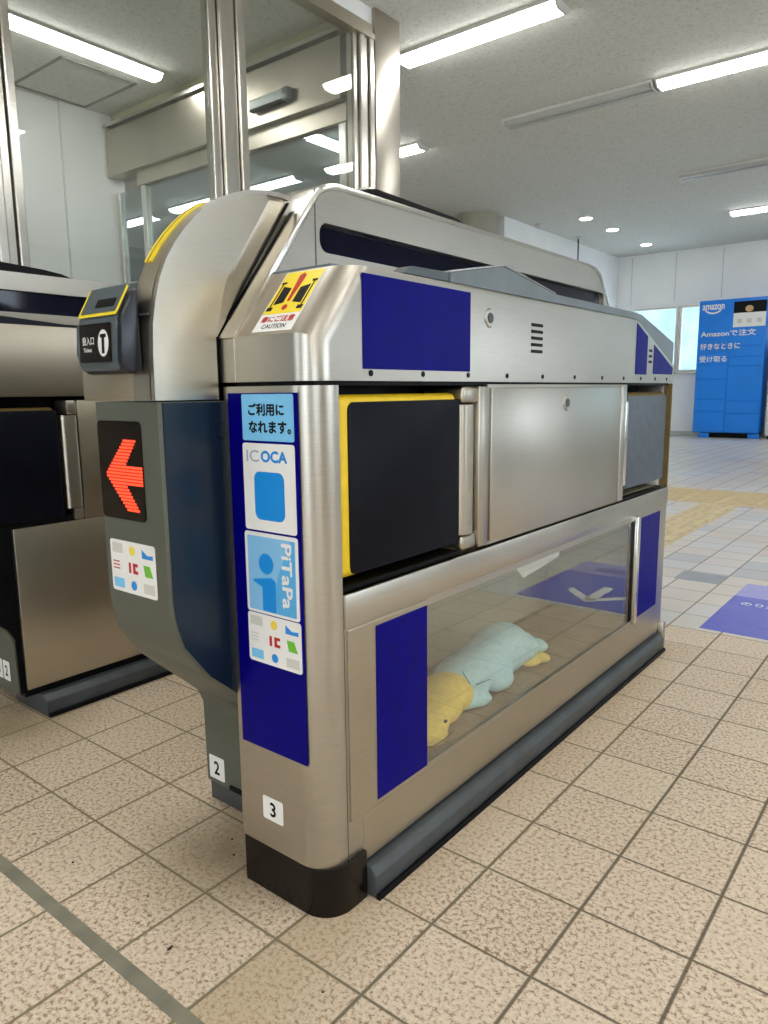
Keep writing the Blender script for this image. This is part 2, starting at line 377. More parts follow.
# door wall behind the partition
DY = 3.7
struct('wall_side', box((-9.5, -3, 0), (-6.36, 3.15, H-0.001)), PLASTER, smooth=0)
struct('wall_return', box((-6.5, 3.151, 0), (-6.325, DY+0.1, H-0.001)), PLASTER, smooth=0)
struct('trim_5', box((-6.3, DY-0.02, 3.56), (-3.17, DY+0.16, H-0.001)), BEAM, smooth=0)
dr = thing('automatic_door', 'glass automatic door under a wide steel header behind the partition', 'door', (-4.7, DY, 0))
obj('header', box((-6.3, DY-0.10, 3.12), (-3.17, DY+0.14, 3.55), 0.004, 1), STEELW, dr)
obj('header_lip', box((-6.3, DY-0.13, 3.57), (-3.17, DY+0.1, 3.60)), STEELB, dr, smooth=0)
obj('transom', box((-5.9, DY-0.04, 2.98), (-3.17, DY+0.08, 3.118), 0.003, 1), STEELW, dr)
for a in (-6.3, -5.86, -4.47, -3.26):
    obj('mullion', box((a, DY-0.03, 0), (a+0.07, DY+0.04, 2.98), 0.004, 1), STEELB, dr)
for a, b in ((-6.23, -5.86), (-5.79, -4.47), (-4.40, -3.26)):
    obj('door_pane', box((a, DY-0.005, 0.03), (b, DY+0.005, 2.98)), DOORG, dr, smooth=0)
sn = thing('door_sensor', 'small grey motion sensor box fixed on the steel door header', 'sensor', (-3.9, DY-0.101, 3.25))
obj('body', box((-4.12, DY-0.155, 3.225), (-3.72, DY-0.101, 3.31), 0.012, 3), mat('sensor_grey', srgb(214, 222, 220), 0.3), sn)
obj('lens', box((-4.11, DY-0.16, 3.215), (-3.73, DY-0.11, 3.235), 0.004, 2), BLACK, sn)
obj('end_cap', box((-3.735, DY-0.165, 3.22), (-3.665, DY-0.102, 3.315), 0.014, 3), mat('sensor_cap', srgb(120, 130, 128), 0.3), sn)

# ------------------------------------------------------------------ ceiling fittings
def tube_light(x0, x1, y, lit, label, wd=0.24, along='x', group=None):
    cx = (x0+x1)/2
    loc = (cx, y, H) if along == 'x' else (y, cx, H)
    t = thing('ceiling_light', label, 'ceiling light', loc, group)
    def seg(pts, a, b):
        bm = prism(pts, 'x', a, b)
        if along == 'y': bmesh.ops.transform(bm, matrix=Matrix(((0, 1, 0, 0), (1, 0, 0, 0), (0, 0, 1, 0), (0, 0, 0, 1))), verts=bm.verts[:])
        return bm
    h = wd/2
    if lit:
        obj('housing', seg([(y-h, H-0.001), (y+h, H-0.001), (y+h*0.92, H-0.02), (y-h*0.92, H-0.02)], x0, x1), HOUS, t, smooth=0)
        obj('diffuser', seg([(y-h*0.86, H-0.021), (y+h*0.86, H-0.021), (y+h*0.5, H-0.058), (y-h*0.5, H-0.058)], x0+0.02, x1-0.02), LAMPM, t, smooth=0)
        for a in (x0, x1-0.019): obj('end_cap', seg([(y-h*0.9, H-0.021), (y+h*0.9, H-0.021), (y+h*0.55, H-0.062), (y-h*0.55, H-0.062)], a, a+0.019), HOUS, t, smooth=0)
    else:
        obj('housing', seg([(y-h, H-0.001), (y+h, H-0.001), (y+h*0.92, H-0.02), (y-h*0.92, H-0.02)], x0, x1), HOUS, t, smooth=0)
        for q in (-1, 1): obj('diffuser', seg([(y+q*h*0.5-0.045, H-0.021), (y+q*h*0.5+0.045, H-0.021), (y+q*h*0.5+0.03, H-0.055), (y+q*h*0.5-0.03, H-0.055)], x0+0.03, x1-0.03), LAMPOFF, t, smooth=0)
        for a in (x0, x1-0.02): obj('end_cap', seg([(y-h*0.9, H-0.021), (y+h*0.9, H-0.021), (y+h*0.6, H-0.06), (y-h*0.6, H-0.06)], a, a+0.02), HOUS, t, smooth=0)
    return t
tube_light(-3.30, -1.86, 4.55, True, 'lit ceiling light nearest the camera, beside the steel end pillar')
tube_light(-3.35, -1.81, 6.42, False, 'unlit grey ceiling light directly joined to the long lit one on its right')
tube_light(-1.79, -0.25, 6.42, True, 'lit ceiling light at the right edge joined to an unlit one', 0.24)
tube_light(-2.55, -1.01, 9.60, False, 'unlit ceiling light at the right above the blue locker')
tube_light(-2.53, -0.99, 12.2, True, 'small far lit ceiling light above the blue locker, nearest the far wall', 0.26)
tube_light(-5.85, -4.40, 6.40, True, 'lit ceiling light whose end shows just right of the steel end pillar')
tube_light(-7.35, -6.32, 6.36, True, 'lit ceiling light seen through the door glass right of the middle partition post')
tube_light(-9.0, -7.92, 6.36, True, 'lit ceiling light seen through the door glass just left of the middle post')
tube_light(-11.1, -9.45, 6.40, True, 'lit ceiling light seen lowest through the door glass, left of the hood')
tube_light(1.60, 3.42, -5.12, True, 'lit ceiling light running lengthwise behind the partition at top left', 0.20, 'y')
tube_light(4.25, 6.1, -5.15, True, 'lit ceiling light running lengthwise beyond the automatic door', 0.20, 'y')
# added lamps of the same kind, unseen, supplying light over and behind the photographer
k = 0
for y in (3.2, 0.4, -2.4, -5.2):
    for x in ((-1.6, 1.2, 4.0) if y > 3 else (-2.4, 0.2, 2.8, 5.2)):
        if y > 3 and x < 0: continue
        tube_light(x, x+1.54, y, True, 'added lit ceiling light above the photographer, outside the picture', group='added ceiling lights over the photographer')
for (x, y, nm) in ((-4.455, 11.05, 'nearest of three round downlights near the far wall'), (-4.44, 12.16, 'middle of three round downlights near the far wall'), (-4.446, 13.89, 'farthest of three round downlights, beside the far wall')):
    t = thing('downlight', nm, 'downlight', (x, y, H))
    obj('trim_ring', cyl((x, y, H-0.012), (x, y, H-0.001), 0.12, 28), HOUS, t)
    obj('lamp', cyl((x, y, H-0.02), (x, y, H-0.0121), 0.095, 28), LAMPD, t)
t = thing('ceiling_rod', 'thin rod with a round base hanging from the ceiling near the left wall', 'rod', (-5.17, 12.4, H))
obj('base', cyl((-5.17, 12.4, H-0.03), (-5.17, 12.4, H-0.001), 0.06, 20), HOUS, t)
obj('rod', cyl((-5.17, 12.4, H-0.8), (-5.17, 12.4, H-0.03), 0.014, 10), SKIRT, t)
t = thing('smoke_detector', 'small round white detector on the ceiling over the back wall', 'detector', (-5.25, 11.0, H))
obj('base', cyl((-5.25, 11.0, H-0.02), (-5.25, 11.0, H-0.001), 0.09, 20), HOUS, t)
obj('sensor_dome', cyl((-5.25, 11.0, H-0.06), (-5.25, 11.0, H-0.0201), 0.03, 20, 0.06), HOUS, t)
t = thing('ceiling_hatch', 'square ceiling access hatch outlined behind the glass partition', 'hatch', (-5.98, 3.05, H))
obj('frame', plate([(-6.29, 2.69), (-5.42, 2.69), (-5.42, 3.40), (-6.29, 3.40)], [[(-6.27, 2.71), (-5.44, 2.71), (-5.44, 3.38), (-6.27, 3.38)]], 'z', H-0.012, H-0.001), mat('hatch_frame', srgb(120, 120, 112), 0.5), t, smooth=0)

# ------------------------------------------------------------------ floor fittings
def tact(name, x0, x1, y0, y1, along):
    bm = box((x0, y0, 0.0), (x1, y1, 0.004))
    p = 0.075
    if along == 'y':
        n = int((x1-x0)/p)
        for i in range(n):
            for j in range(int((y1-y0)/0.3)):
                box((x0+i*p+0.02, y0+j*0.3+0.015, 0.004), (x0+i*p+0.055, y0+j*0.3+0.285, 0.009), bm=bm)
    else:
        n = int((y1-y0)/p)
        for i in range(n):
            for j in range(int((x1-x0)/0.3)):
                box((x0+j*0.3+0.015, y0+i*p+0.02, 0.004), (x0+j*0.3+0.285, y0+i*p+0.055, 0.009), bm=bm)
    struct(name, bm, TACT, smooth=0)
TACT = speck('tactile_tile', srgb(206, 188, 148), 0.5, 0.10, 12)
tact('trim_6', -1.0, -0.7, 2.4, 5.7, 'y')
tact('trim_7', -3.0, 3.0, 5.7, 6.6, 'x')
struct('trim_8', box((-12, -0.2175, 0.0), (9, -0.1915, 0.0012)), speck('expansion_joint', srgb(128, 124, 108), 0.5, 0.15, 14), smooth=0)

t = thing('floor_sticker', 'blue and lilac floor sticker with a white arrow, at the right edge', 'floor sticker', (0.26, 2.66, 0))
M = UPW(0, 0, 0.0)
card('blue_field', M, -0.09, 2.25, 0.62, 2.84, 0.001, speck('floor_blue', srgb(78, 84, 196), 0.35, 0.06, 30), t)
card('lilac_field', M, -0.09, 2.84, 0.62, 3.10, 0.001, speck('floor_lilac', srgb(150, 150, 214), 0.35, 0.05, 30), t)
shape('arrow', M, [[(.30, 2.32), (.45, 2.47), (.45, 2.53), (.30, 2.385)], [(.30, 2.32), (.30, 2.385), (.15, 2.53), (.15, 2.47)], [(.275, 2.36), (.325, 2.36), (.325, 2.62), (.275, 2.62)]], WHITE, t, 0.0011)
text('lettering', 'のりかえ', M, .065, 2.72, .20, .055, WHITE, t, 0.02, 0.0014)
card('purple_band', M, 0.05, 2.90, 0.50, 2.99, 0.0004, mat('floor_purple', srgb(92, 84, 176), 0.35), t, off=0.00105)
t = tag(obj('floor_sticker', box((-0.42, 3.0, 0.0), (-0.2, 3.2, 0.001)), speck('floor_grey', srgb(140, 146, 154), 0.4, 0.05, 10)), 'small grey square patch on the floor before the yellow tactile strip', 'floor patch')

# locker
LY = 14.5
t = thing('parcel_locker', 'tall bright blue parcel locker with white lettering against the far wall', 'locker', (-2.93, LY+0.25, 0))
LB = speck('locker_blue', srgb(8, 128, 232), 0.4, 0.03, 3)
obj('body', box((-3.56, LY, 0.10), (-2.36, LY+0.49, 2.63), 0.01, 2), LB, t)
obj('plinth', box((-3.42, LY+0.06, 0.0), (-2.44, LY+0.45, 0.10)), BLACK, t, smooth=0)
for x in (-3.45, -2.55): obj('foot', box((x, LY+0.01, 0), (x+0.2, LY+0.05, 0.09), 0.01), LB, t)
LB2 = speck('locker_door_blue', srgb(12, 132, 236), 0.38, 0.03, 3)
rows = [0.12, 0.42, 0.66, 1.02, 1.30, 1.46, 1.62, 1.78]
for (a, b) in ((-3.54, -2.985), (-2.965, -2.38)):
    rr = [0.12, 0.52, 0.76, 1.14, 1.42] if a < -3.2 else [0.12, 0.48, 0.72, 1.38, 1.56, 1.76]
    for z0, z1 in zip(rr, rr[1:]+[rr[-1]+0.22]):
        obj('door', box((a, LY-0.012, z0), (b, LY-0.001, z1-0.012), 0.003, 1), LB2, t)
obj('screen', box((-2.93, LY-0.01, 2.36), (-2.37, LY-0.001, 2.57)), INK, t, smooth=0)
nt_ = obj('notice', box((-2.93, LY-0.012, 2.10), (-2.37, LY-0.001, 2.36)), WHITE, t, smooth=0)
shape('printed_rows', FR(0, LY-0.012, 0), [[(-2.86+i*0.17, 2.17), (-2.78+i*0.17, 2.17), (-2.78+i*0.17, 2.25), (-2.86+i*0.17, 2.25)] for i in range(3)], PALEG, nt_, 0.001, 0.0008)
M = FR(0, LY-0.001, 0)
shape('picture', M, [disc(-2.66, 2.43, .07, 20, .06)], mat('picture_tan', srgb(210, 170, 120), 0.5), t, 0.010, 0.001)
text('logo', 'amazon', M, -3.30, 2.50, .40, .10, WHITE, t, 0.03, 0.003)
arc = [(-3.30+0.17*math.cos(a), 2.50+0.13*math.sin(a)) for a in [PI*(1.15+0.7*k/12) for k in range(13)]]
arc2 = [(-3.30+0.15*math.cos(a), 2.51+0.11*math.sin(a)) for a in [PI*(1.15+0.7*k/12) for k in range(13)]][::-1]
shape('logo_smile', M, [arc+arc2], WHITE, t, 0.003, 0.001)
for s, z, wd, x0 in (('Amazonで注文', 2.00, 0.98, -3.50), ('好きなときに', 1.76, 0.72, -3.50), ('受け取る', 1.52, 0.50, -3.50)):
    text('lettering', s, M, x0+wd/2, z, wd, 0.12, WHITE, t, 0.025, 0.013)
t = thing('cabinet', 'white cabinet cut by the right edge beside the blue locker', 'cabinet', (-1.9, LY+0.3, 0))
obj('body', box((-2.26, LY+0.05, 0.06), (-1.5, LY+0.48, 1.75), 0.01), WHITE, t)
obj('plinth', box((-2.22, LY+0.09, 0), (-1.54, LY+0.45, 0.06)), BLACK, t, smooth=0)

# ================================================================== TICKET GATE (near)
G = thing('ticket_gate', 'large near steel ticket gate with red arrow display and toy inside its glass case', 'ticket gate', (-0.42, 1.0, 0))
XS = -0.15            # face of the lane side
YF = 0.08             # face of the front pillar
# --- base
pl = rrect(-0.372, YF, -0.141, 0.186, (0.004, 0.06, 0.0, 0), 8)
obj('base_skirting', prism(pl, 'z', 0, 0.098), BASEB, G)
obj('kick_plate', prism([(-0.25, 0.0), (-0.122, 0.0), (-0.122, 0.046), (-0.134, 0.062), (-0.25, 0.062)], 'y', 0.190, 1.90, 0.003, 2), SKIRT, G)
bmk = prism([(-0.1219, 0), (-0.113, 0), (-0.116, 0.010), (-0.1219, 0.010)], 'y', 0.190, 1.90)
obj('kick_plate_seal', bmk, BLACK, G, smooth=0)
obj('end_foot', box((-0.155, 1.902, 0), (-0.128, 1.93, 0.105), 0.003), STEELW, G)
# --- front pillar, rounded right corner
pl = rrect(-0.376, YF, XS, 0.144, (0.004, 0.055, 0.003, 0.002), 10)
obj('front_pillar', prism(pl, 'z', 0.0981, 0.978), STEEL, G)
# lower case
def q(y0, z0, y1, z1): return [(y0, z0), (y1, z0), (y1, z1), (y0, z1)]
obj('case_frame', plate(q(0.1441, 0.072, 1.935, 0.612), [q(0.396, 0.182, 1.612, 0.532)], 'x', XS-0.009, XS), STEEL, G, smooth=0)
obj('rail', box((XS-0.03, 0.1442, 0.548), (XS+0.004, 1.936, 0.612), 0.004, 2), STEEL, G)
obj('bottom_rail', box((XS-0.02, 0.187, 0.070), (XS+0.0006, 1.90, 0.168)), STEELW, G)
obj('case_panel', box((XS-0.002, 0.150, 0.172), (XS+0.0035, 0.3955, 0.545), 0.001, 1), STEELW, G)
bl = obj('blue_sticker', box((XS+0.0036, 0.228, 0.182), (XS+0.0045, 0.3945, 0.534)), BLUE, G, smooth=0)
obj('glass_post', box((XS-0.015, 1.612, 0.172), (XS+0.012, 1.640, 0.545), 0.003), STEELB, G)
obj('glass_seal', box((XS-0.018, 1.596, 0.182), (XS-0.002, 1.611, 0.532)), BLACK, G, smooth=0)
obj('blue_sticker', box((XS+0.0001, 1.665, 0.182), (XS+0.0012, 1.865, 0.532)), BLUE, G, smooth=0)
obj('case_glass', box((XS-0.008, 0.3965, 0.1825), (XS-0.004, 1.5955, 0.5315)), GLASS, G, smooth=0)
INT = speck('case_interior', srgb(172, 166, 142), 0.45, 0.05, 8)
INTF = speck('case_floor', srgb(150, 132, 104), 0.55, 0.12, 12)
obj('case_floor', box((-0.50, 0.20, 0.0781), (XS-0.0095, 1.90, 0.158)), INTF, G, smooth=0)
obj('case_back', box((-0.52, 0.24, 0.1421), (-0.50, 1.90, 0.62)), INT, G, smooth=0)
obj('case_end', box((-0.4999, 0.24, 0.1421), (XS-0.023, 0.30, 0.58)), INT, G, smooth=0)
obj('case_end', box((-0.4999, 1.70, 0.1421), (XS-0.023, 1.90, 0.58)), INT, G, smooth=0)
obj('case_top', box((-0.4999, 0.24, 0.581), (XS-0.031, 1.90, 0.62)), INT, G, smooth=0)
obj('far_pillar', box((-0.69, 1.901, 0.106), (XS-0.0221, 1.935, 0.978), 0.003), STEEL, G)
obj('far_edge', box((XS-0.022, 1.926, 0.613), (XS, 1.935, 0.984)), YELD, G, smooth=0)
# bracket clip hanging in the glass
cl = prism([(0.0, 0.0), (0.255, 0.0), (0.245, -0.018), (0.04, -0.036)], 'z', 0, 0.01)
bmesh.ops.transform(cl, matrix=frame((XS-0.020, 0.80, 0.531), (0, 1, 0), (0, 0, 1)), verts=cl.verts[:])
obj('glass_clip', cl, PALEG, G)
# --- middle band: dark cavity, pads, doors
obj('inner_core', box((-0.60, 0.146, 0.6201), (-0.265, 1.90, 0.984)), BLACK, G, smooth=0)
def pad(name, y0, y1, z0, z1, face, edge, bl_=0.027):
    e = obj(name, box((-0.250, y0, z0), (-0.163, y1, z1), 0.016, 4), edge, G)
    obj('pad_face', prism(rrect(y0+bl_, z0+0.006, y1+0.001, z1-0.013, (0.014, 0.004, 0.004, 0.014)), 'x', -0.1759, -0.1605, 0.003, 2), face, e)
    return e
e = pad('flap_pad', 0.150, 0.533, 0.634, 0.962, PADN, YEL)
pad('flap_pad', 1.515, 1.905, 0.640, 0.956, PADG, YELD, 0.004)
obj('pad_gap_filler', box((-0.2649, 1.506, 0.6125), (XS-0.012, 1.900, 0.6185)), BLACK, G, smooth=0)  # black filler painting the dark gap under the far pad
obj('pad_gap_filler', box((-0.2649, 0.1461, 0.6125), (-0.158, 0.535, 0.622)), BLACK, G, smooth=0)  # black filler painting the dark gap under the near pad
obj('hinge_frame', box((-0.26, 0.600, 0.618), (XS, 0.643, 0.976), 0.003), STEELW, G)
obj('hinge_frame', box((-0.26, 0.540, 0.940), (XS-0.004, 0.600, 0.976), 0.008, 3), STEELW, G)
obj('hinge_frame', box((-0.26, 0.540, 0.618), (XS-0.004, 0.600, 0.652), 0.008, 3), STEELW, G)
obj('hinge_barrel', prism(rrect(-0.185, 0.538, XS-0.001, 0.590, 0.018, 6), 'z', 0.655, 0.937), STEELW, G)
obj('door_surround', box((-0.26, 0.6431, 0.615), (XS-0.006, 1.50, 0.980)), STEELW, G, smooth=0)
d = obj('access_door', box((XS-0.0059, 0.650, 0.624), (XS+0.002, 1.435, 0.972), 0.002, 2), STEEL, G)
def lock(y, z, x, parent):
    l = obj('lock', cyl((x, y, z), (x+0.003, y, z), 0.021, 28, 0.018), STEEL, parent)
    obj('keyhole', cyl((x+0.0031, y, z), (x+0.0045, y, z), 0.011, 20), SKIRT, l)
    return l
lock(1.04, 0.932, XS+0.0021, G)
obj('door_post', box((XS-0.02, 1.437, 0.618), (XS+0.004, 1.475, 0.976), 0.004, 2), STEEL, G)
obj('door_post', box((XS-0.02, 1.478, 0.66), (XS+0.002, 1.505, 0.93), 0.006, 3), STEELB, G)
# --- upper module: side strip
bm = prism([(YF, 0.9855), (YF, 1.063), (0.178, 1.180), (1.542, 1.182), (1.935, 1.045), (1.935, 0.9855)], 'x', -0.3375, XS)
es = [e for e in bm.edges if abs(e.verts[0].co.x-XS) < 1e-5 and abs(e.verts[1].co.x-XS) < 1e-5 and max(e.verts[0].co.y, e.verts[1].co.y) < 0.2]
bmesh.ops.bevel(bm, geom=es, offset=0.045, segments=8, profile=0.5, affect='EDGES')
bmesh.ops.bevel(bm, geom=[e for e in bm.edges if e.calc_length() > 1.0 and abs((e.verts[0].co.x+e.verts[1].co.x)/2-XS) < 1e-4 and e.verts[0].co.z > 1.1], offset=0.006, segments=3, profile=0.5, affect='EDGES')
obj('upper_side', bm, STEEL, G)
obj('module_gap', box((-0.36, 0.095, 0.9781), (XS-0.012, 1.92, 0.9853)), BLACK, G, smooth=0)
X2 = XS+0.0004
obj('blue_sticker', box((X2-0.0002, 0.206, 1.006), (X2+0.0008, 0.558, 1.168)), BLUE, G, smooth=0)
obj('blue_sticker', prism([(1.546, 1.012), (1.650, 1.012), (1.650, 1.134), (1.546, 1.170)], 'x', X2-0.0002, X2+0.0008), BLUE, G, smooth=0)
obj('blue_sticker', prism([(1.715, 1.015), (1.915, 1.015), (1.922, 1.038), (1.715, 1.111)], 'x', X2-0.0002, X2+0.0008), BLUE, G, smooth=0)
lock(0.637, 1.122, XS+0.0001, G)
for i in range(5): obj('vent_slot', box((XS-0.0002, 0.835, 1.055+i*0.0155), (XS+0.0008, 0.895, 1.0625+i*0.0155)), INK, G, smooth=0)
for i in range(3): obj('vent_slot', box((XS-0.0002, 1.668, 1.050+i*0.018), (XS+0.0008, 1.698, 1.058+i*0.018)), INK, G, smooth=0)
for y in (0.228, 0.387, 0.552, 0.72, 0.90, 1.09, 1.28, 1.45, 1.60, 1.74, 1.86):
    obj('screw', cyl((XS, y, 0.999), (XS+0.0015, y, 0.999), 0.0055, 12), INK, G)
# spine with slot
prof = [(YF, 0.9855), (YF, 1.063), (0.288, 1.335), (0.306, 1.353), (0.330, 1.366), (0.36, 1.372), (1.60, 1.372), (1.66, 1.368), (1.70, 1.352), (1.725, 1.325), (1.79, 1.262), (1.84, 1.20), (1.935, 1.10), (1.935, 0.9855)]
slot = rrect(0.305, 1.238, 1.735, 1.294, 0.022, 6)
obj('spine_side', plate(prof, [slot], 'x', -0.354, -0.338), STEEL, G, smooth=0)
obj('spine_window', prism(rrect(0.300, 1.228, 1.74, 1.296, 0.026, 6), 'x', -0.3600, -0.3545), ACRYL, G)
obj('spine_core', prism(prof, 'x', -0.44, -0.376), STEEL, G, smooth=25)
obj('spine_tray', prism([(YF, 0.9855), (YF, 1.063), (0.262, 1.30), (0.300, 1.30), (0.300, 1.215), (1.745, 1.215), (1.745, 1.28), (1.79, 1.262), (1.84, 1.20), (1.935, 1.10), (1.935, 0.9855)], 'x', -0.3755, -0.3605), STEEL, G, smooth=0)
obj('spine_front', prism([(YF, 0.9855), (YF, 1.063), (0.275, 1.318), (0.275, 0.9855)], 'x', -0.3604, -0.3541), STEEL, G, smooth=0)
# rounded strip along the top of the spine
rim = [(YF-0.003, 1.0635), (0.2862, 1.3375), (0.305, 1.356), (0.330, 1.369), (0.36, 1.375), (1.60, 1.375), (1.66, 1.371), (1.703, 1.354), (1.729, 1.326), (1.79, 1.266)]
rim2 = [(a, b-0.012) if 0.3 < a < 1.6 else (a+(0.010 if a < 1 else -0.010), b-0.008) for a, b in rim][::-1]
obj('spine_rim', prism(rim+rim2, 'x', -0.4405, -0.3365, 0.0015, 2), STEELB, G)
obj('panel_seam', box((-0.3379, 0.292, 1.19), (-0.3374, 0.2945, 1.352)), SKIRT, G, smooth=0)
# indicator bar on top of spine
ib = obj('indicator_bar', prism([(0.49, 1.3755), (0.92, 1.3755), (0.90, 1.386), (0.85, 1.397), (0.53, 1.404), (0.497, 1.398)], 'x', -0.415, -0.372, 0.002, 2), BLACK, G)
obj('indicator_lens', box((-0.411, 0.50, 1.396), (-0.376, 0.66, 1.4045), 0.002), STEELB, ib)
# deck and lip between strip and spine
obj('deck', box((-0.3375, 0.185, 1.1805), (-0.20, 1.55, 1.186)), LIPM, G, smooth=0)
lip = [(0.49, 1.182), (0.492, 1.202), (0.705, 1.239), (0.97, 1.203), (1.545, 1.202), (1.60, 1.198), (1.930, 1.128), (1.934, 1.120), (1.934, 1.048), (1.545, 1.1835)]
obj('deck_lip', prism(lip, 'x', -0.21, XS-0.004, 0.001, 1), LIPM, G, smooth=0)
obj('deck_lip_front', prism([(0.33, 1.1825), (0.36, 1.198), (0.480, 1.201), (0.487, 1.1825)], 'x', -0.19, XS-0.006, 0.001, 1), GREYP, G, smooth=0)
obj('lip_edge', prism([(0.492, 1.2025), (0.705, 1.2395), (0.97, 1.2035), (0.97, 1.2065), (0.705, 1.243), (0.492, 1.2055)], 'x', -0.215, XS-0.003), STEELB, G, smooth=0)
# front face frame line
obj('panel_seam', box((-0.3392, YF-0.0012, 0.987), (-0.3368, YF-0.0002, 1.064)), STEELB, G, smooth=0)
# caution sticker on the slope
nrm = Vector((0, 0.098, 0.117)).normalized()
M = frame((-0.262, YF+0.0005, 1.0640), (1, 0, 0), nrm); L = 0.1526
M = M @ Matrix.Translation((0.021, 0, 0))
st = card('caution_sticker', M, -0.056, 0.006, 0.040, L-0.004, 0.0006, WHITE, G)
card('warning_field', M, -0.054, 0.046, 0.038, L-0.006, 0.0003, WARNY, st, off=0.0007)
cx = -0.008
for g in (-1, 1):
    shape('gate_symbol', M, [[(cx+g*.011, .072), (cx+g*.033, .068), (cx+g*.033, .112), (cx+g*.011, .106)]], INK, st, 0.0011)
    shape('gate_post', M, [[(cx+g*.0365, .062), (cx+g*.0395, .062), (cx+g*.0395, .119), (cx+g*.0365, .119)], [(cx+g*.030, .054), (cx+g*.0435, .054), (cx+g*.0435, .0625), (cx+g*.030, .0625)], [(cx+g*.031, .118), (cx+g*.0435, .118), (cx+g*.0435, .123), (cx+g*.031, .123)]], INK, st, 0.0011)
shape('exclamation_mark', M, [[(cx-.003, .074), (cx+.003, .074), (cx+.008, .136), (cx, .142), (cx-.008, .136)], disc(cx, .060, .0062)], RED, st, 0.0015)
text('lettering', '扉にご注意', M, cx, .034, .080, .015, RED, st, 0.03, 0.0012)
text('lettering', 'CAUTION', M, cx, .017, .058, .010, INK, st, 0.01, 0.0012)

# blue strip with cards on the pillar
YP = YF-0.0001
M = FR(0, YP, 0)
card('blue_sticker', M, -0.362, 0.302, -0.186, 0.9665, 0.0008, BLUE, G)
cx = (-0.328-0.196)/2
s1 = card('notice_card', M, -0.324, 0.884, -0.195, 0.9645, 0.0007, SKYB, G, 0.004, 0.0009)
text('lettering', 'ご利用に', M, cx, .938, .090, .022, INK, s1, 0.045, 0.0018)
text('lettering', 'なれます。', M, cx+.008, .908, .106, .022, INK, s1, 0.045, 0.0018)
s2 = card('fare_card', M, -0.326, 0.724, -0.195, 0.8795, 0.0007, WHITE, G, 0.006, 0.0009)
text('lettering', 'IC', M, -.300, .857, .032, .021, SGREY, s2, 0.01, 0.0018)
text('lettering', 'OCA', M, -.246, .857, .066, .021, MIDB, s2, 0.05, 0.0018)
# mascot left out: plain blue field only
shape('plain_print', M, [rrect(-.298, .744, -.222, .830, .014)], MIDB, s2, 0.0018)
s3 = card('fare_card', M, -0.330, 0.570, -0.194, 0.720, 0.0007, WHITE, G, 0.006, 0.0009)
card('card_field', M, -0.323, 0.575, -0.201, 0.713, 0.0003, SKYL, s3, 0.003, 0.0017)
shape('figure_mark', M, [disc(-.275, .664, .019), [(-.310, .632), (-.262, .640), (-.252, .634), (-.252, .576), (-.287, .576), (-.287, .620), (-.310, .628)]], MIDB, s3, 0.0021)
shape('card_blue_area', M, [[(-.251, .576), (-.202, .576), (-.202, .7115), (-.212, .7115), (-.243, .650), (-.251, .625)]], mat('medium_blue_print', srgb(84, 172, 228), 0.35), s3, 0.00205, 0.0002)  # printed mid-blue area on the right of the card
text('lettering', 'PiTaPa', M, -.222, .648, .118, .026, WHITE, s3, 0.03, 0.0027, -PI/2)
def icgrid(M, x0, z0, x1, z1, parent, nm, off):
    s = card(nm, M, x0, z0, x1, z1, 0.0007, WHITE, parent, 0.006, off)
    W, Hh = (x1-x0), (z1-z0); cw, ch = W/3, Hh/3
    cols = [[PALEG, LYEL, MIDB], [PALEG, RED, GREENP], [SKYB, MIDB, PALEG]]
    for r in range(3):
        for c in range(3):
            cx = x0+cw*(c+.5); cz = z1-ch*(r+.5); m = cols[r][c]
            if (r, c) == (0, 0): P = [[(cx-.35*cw, cz-.25*ch), (cx+.35*cw, cz-.25*ch), (cx+.35*cw, cz+.32*ch), (cx-.35*cw, cz+.32*ch)]]
            elif (r, c) in ((0, 1), (2, 1)): P = [disc(cx, cz, .27*ch)]
            elif (r, c) == (0, 2): P = [[(cx-.35*cw, cz-.3*ch), (cx+.35*cw, cz-.3*ch), (cx+.35*cw, cz-.05*ch), (cx, cz-.1*ch), (cx-.35*cw, cz+.2*ch)]]
            elif (r, c) == (1, 1): P = [[(cx-.28*cw, cz-.3*ch), (cx-.14*cw, cz-.3*ch), (cx-.14*cw, cz+.3*ch), (cx-.28*cw, cz+.3*ch)], [(cx, cz-.3*ch), (cx+.32*cw, cz-.3*ch), (cx+.32*cw, cz-.12*ch), (cx+.15*cw, cz-.12*ch), (cx+.15*cw, cz+.12*ch), (cx+.32*cw, cz+.12*ch), (cx+.32*cw, cz+.3*ch), (cx, cz+.3*ch)]]
            elif (r, c) == (1, 2): P = [[(cx-.2*cw, cz-.32*ch), (cx+.3*cw, cz-.32*ch), (cx+.1*cw, cz+.32*ch), (cx-.3*cw, cz+.32*ch)]]
            elif (r, c) == (1, 0): P = [[(cx-.35*cw, cz+k*.2*ch), (cx+.1*cw, cz+k*.2*ch), (cx+.1*cw, cz+k*.2*ch+.07*ch), (cx-.35*cw, cz+k*.2*ch+.07*ch)] for k in (-1, 0, 1)]; m = RED if nm == 'card_notice' else PALEG
            else: P = [[(cx-.35*cw, cz-.28*ch), (cx+.35*cw, cz-.28*ch), (cx+.35*cw, cz+.28*ch), (cx-.35*cw, cz+.28*ch)]]
            shape('card_mark', M, P, m, s, off+0.0008)
    return s
icgrid(M, -0.330, 0.474, -0.192, 0.568, G, 'card_grid', 0.0009)
s = card('number_label', M, -0.311, 0.157, -0.256, 0.204, 0.0006, WHITE, G, 0.004, 0.0001)
text('lettering', '3', M, -0.2835, 0.1805, 0.016, 0.030, INK, s, 0.03, 0.0009)

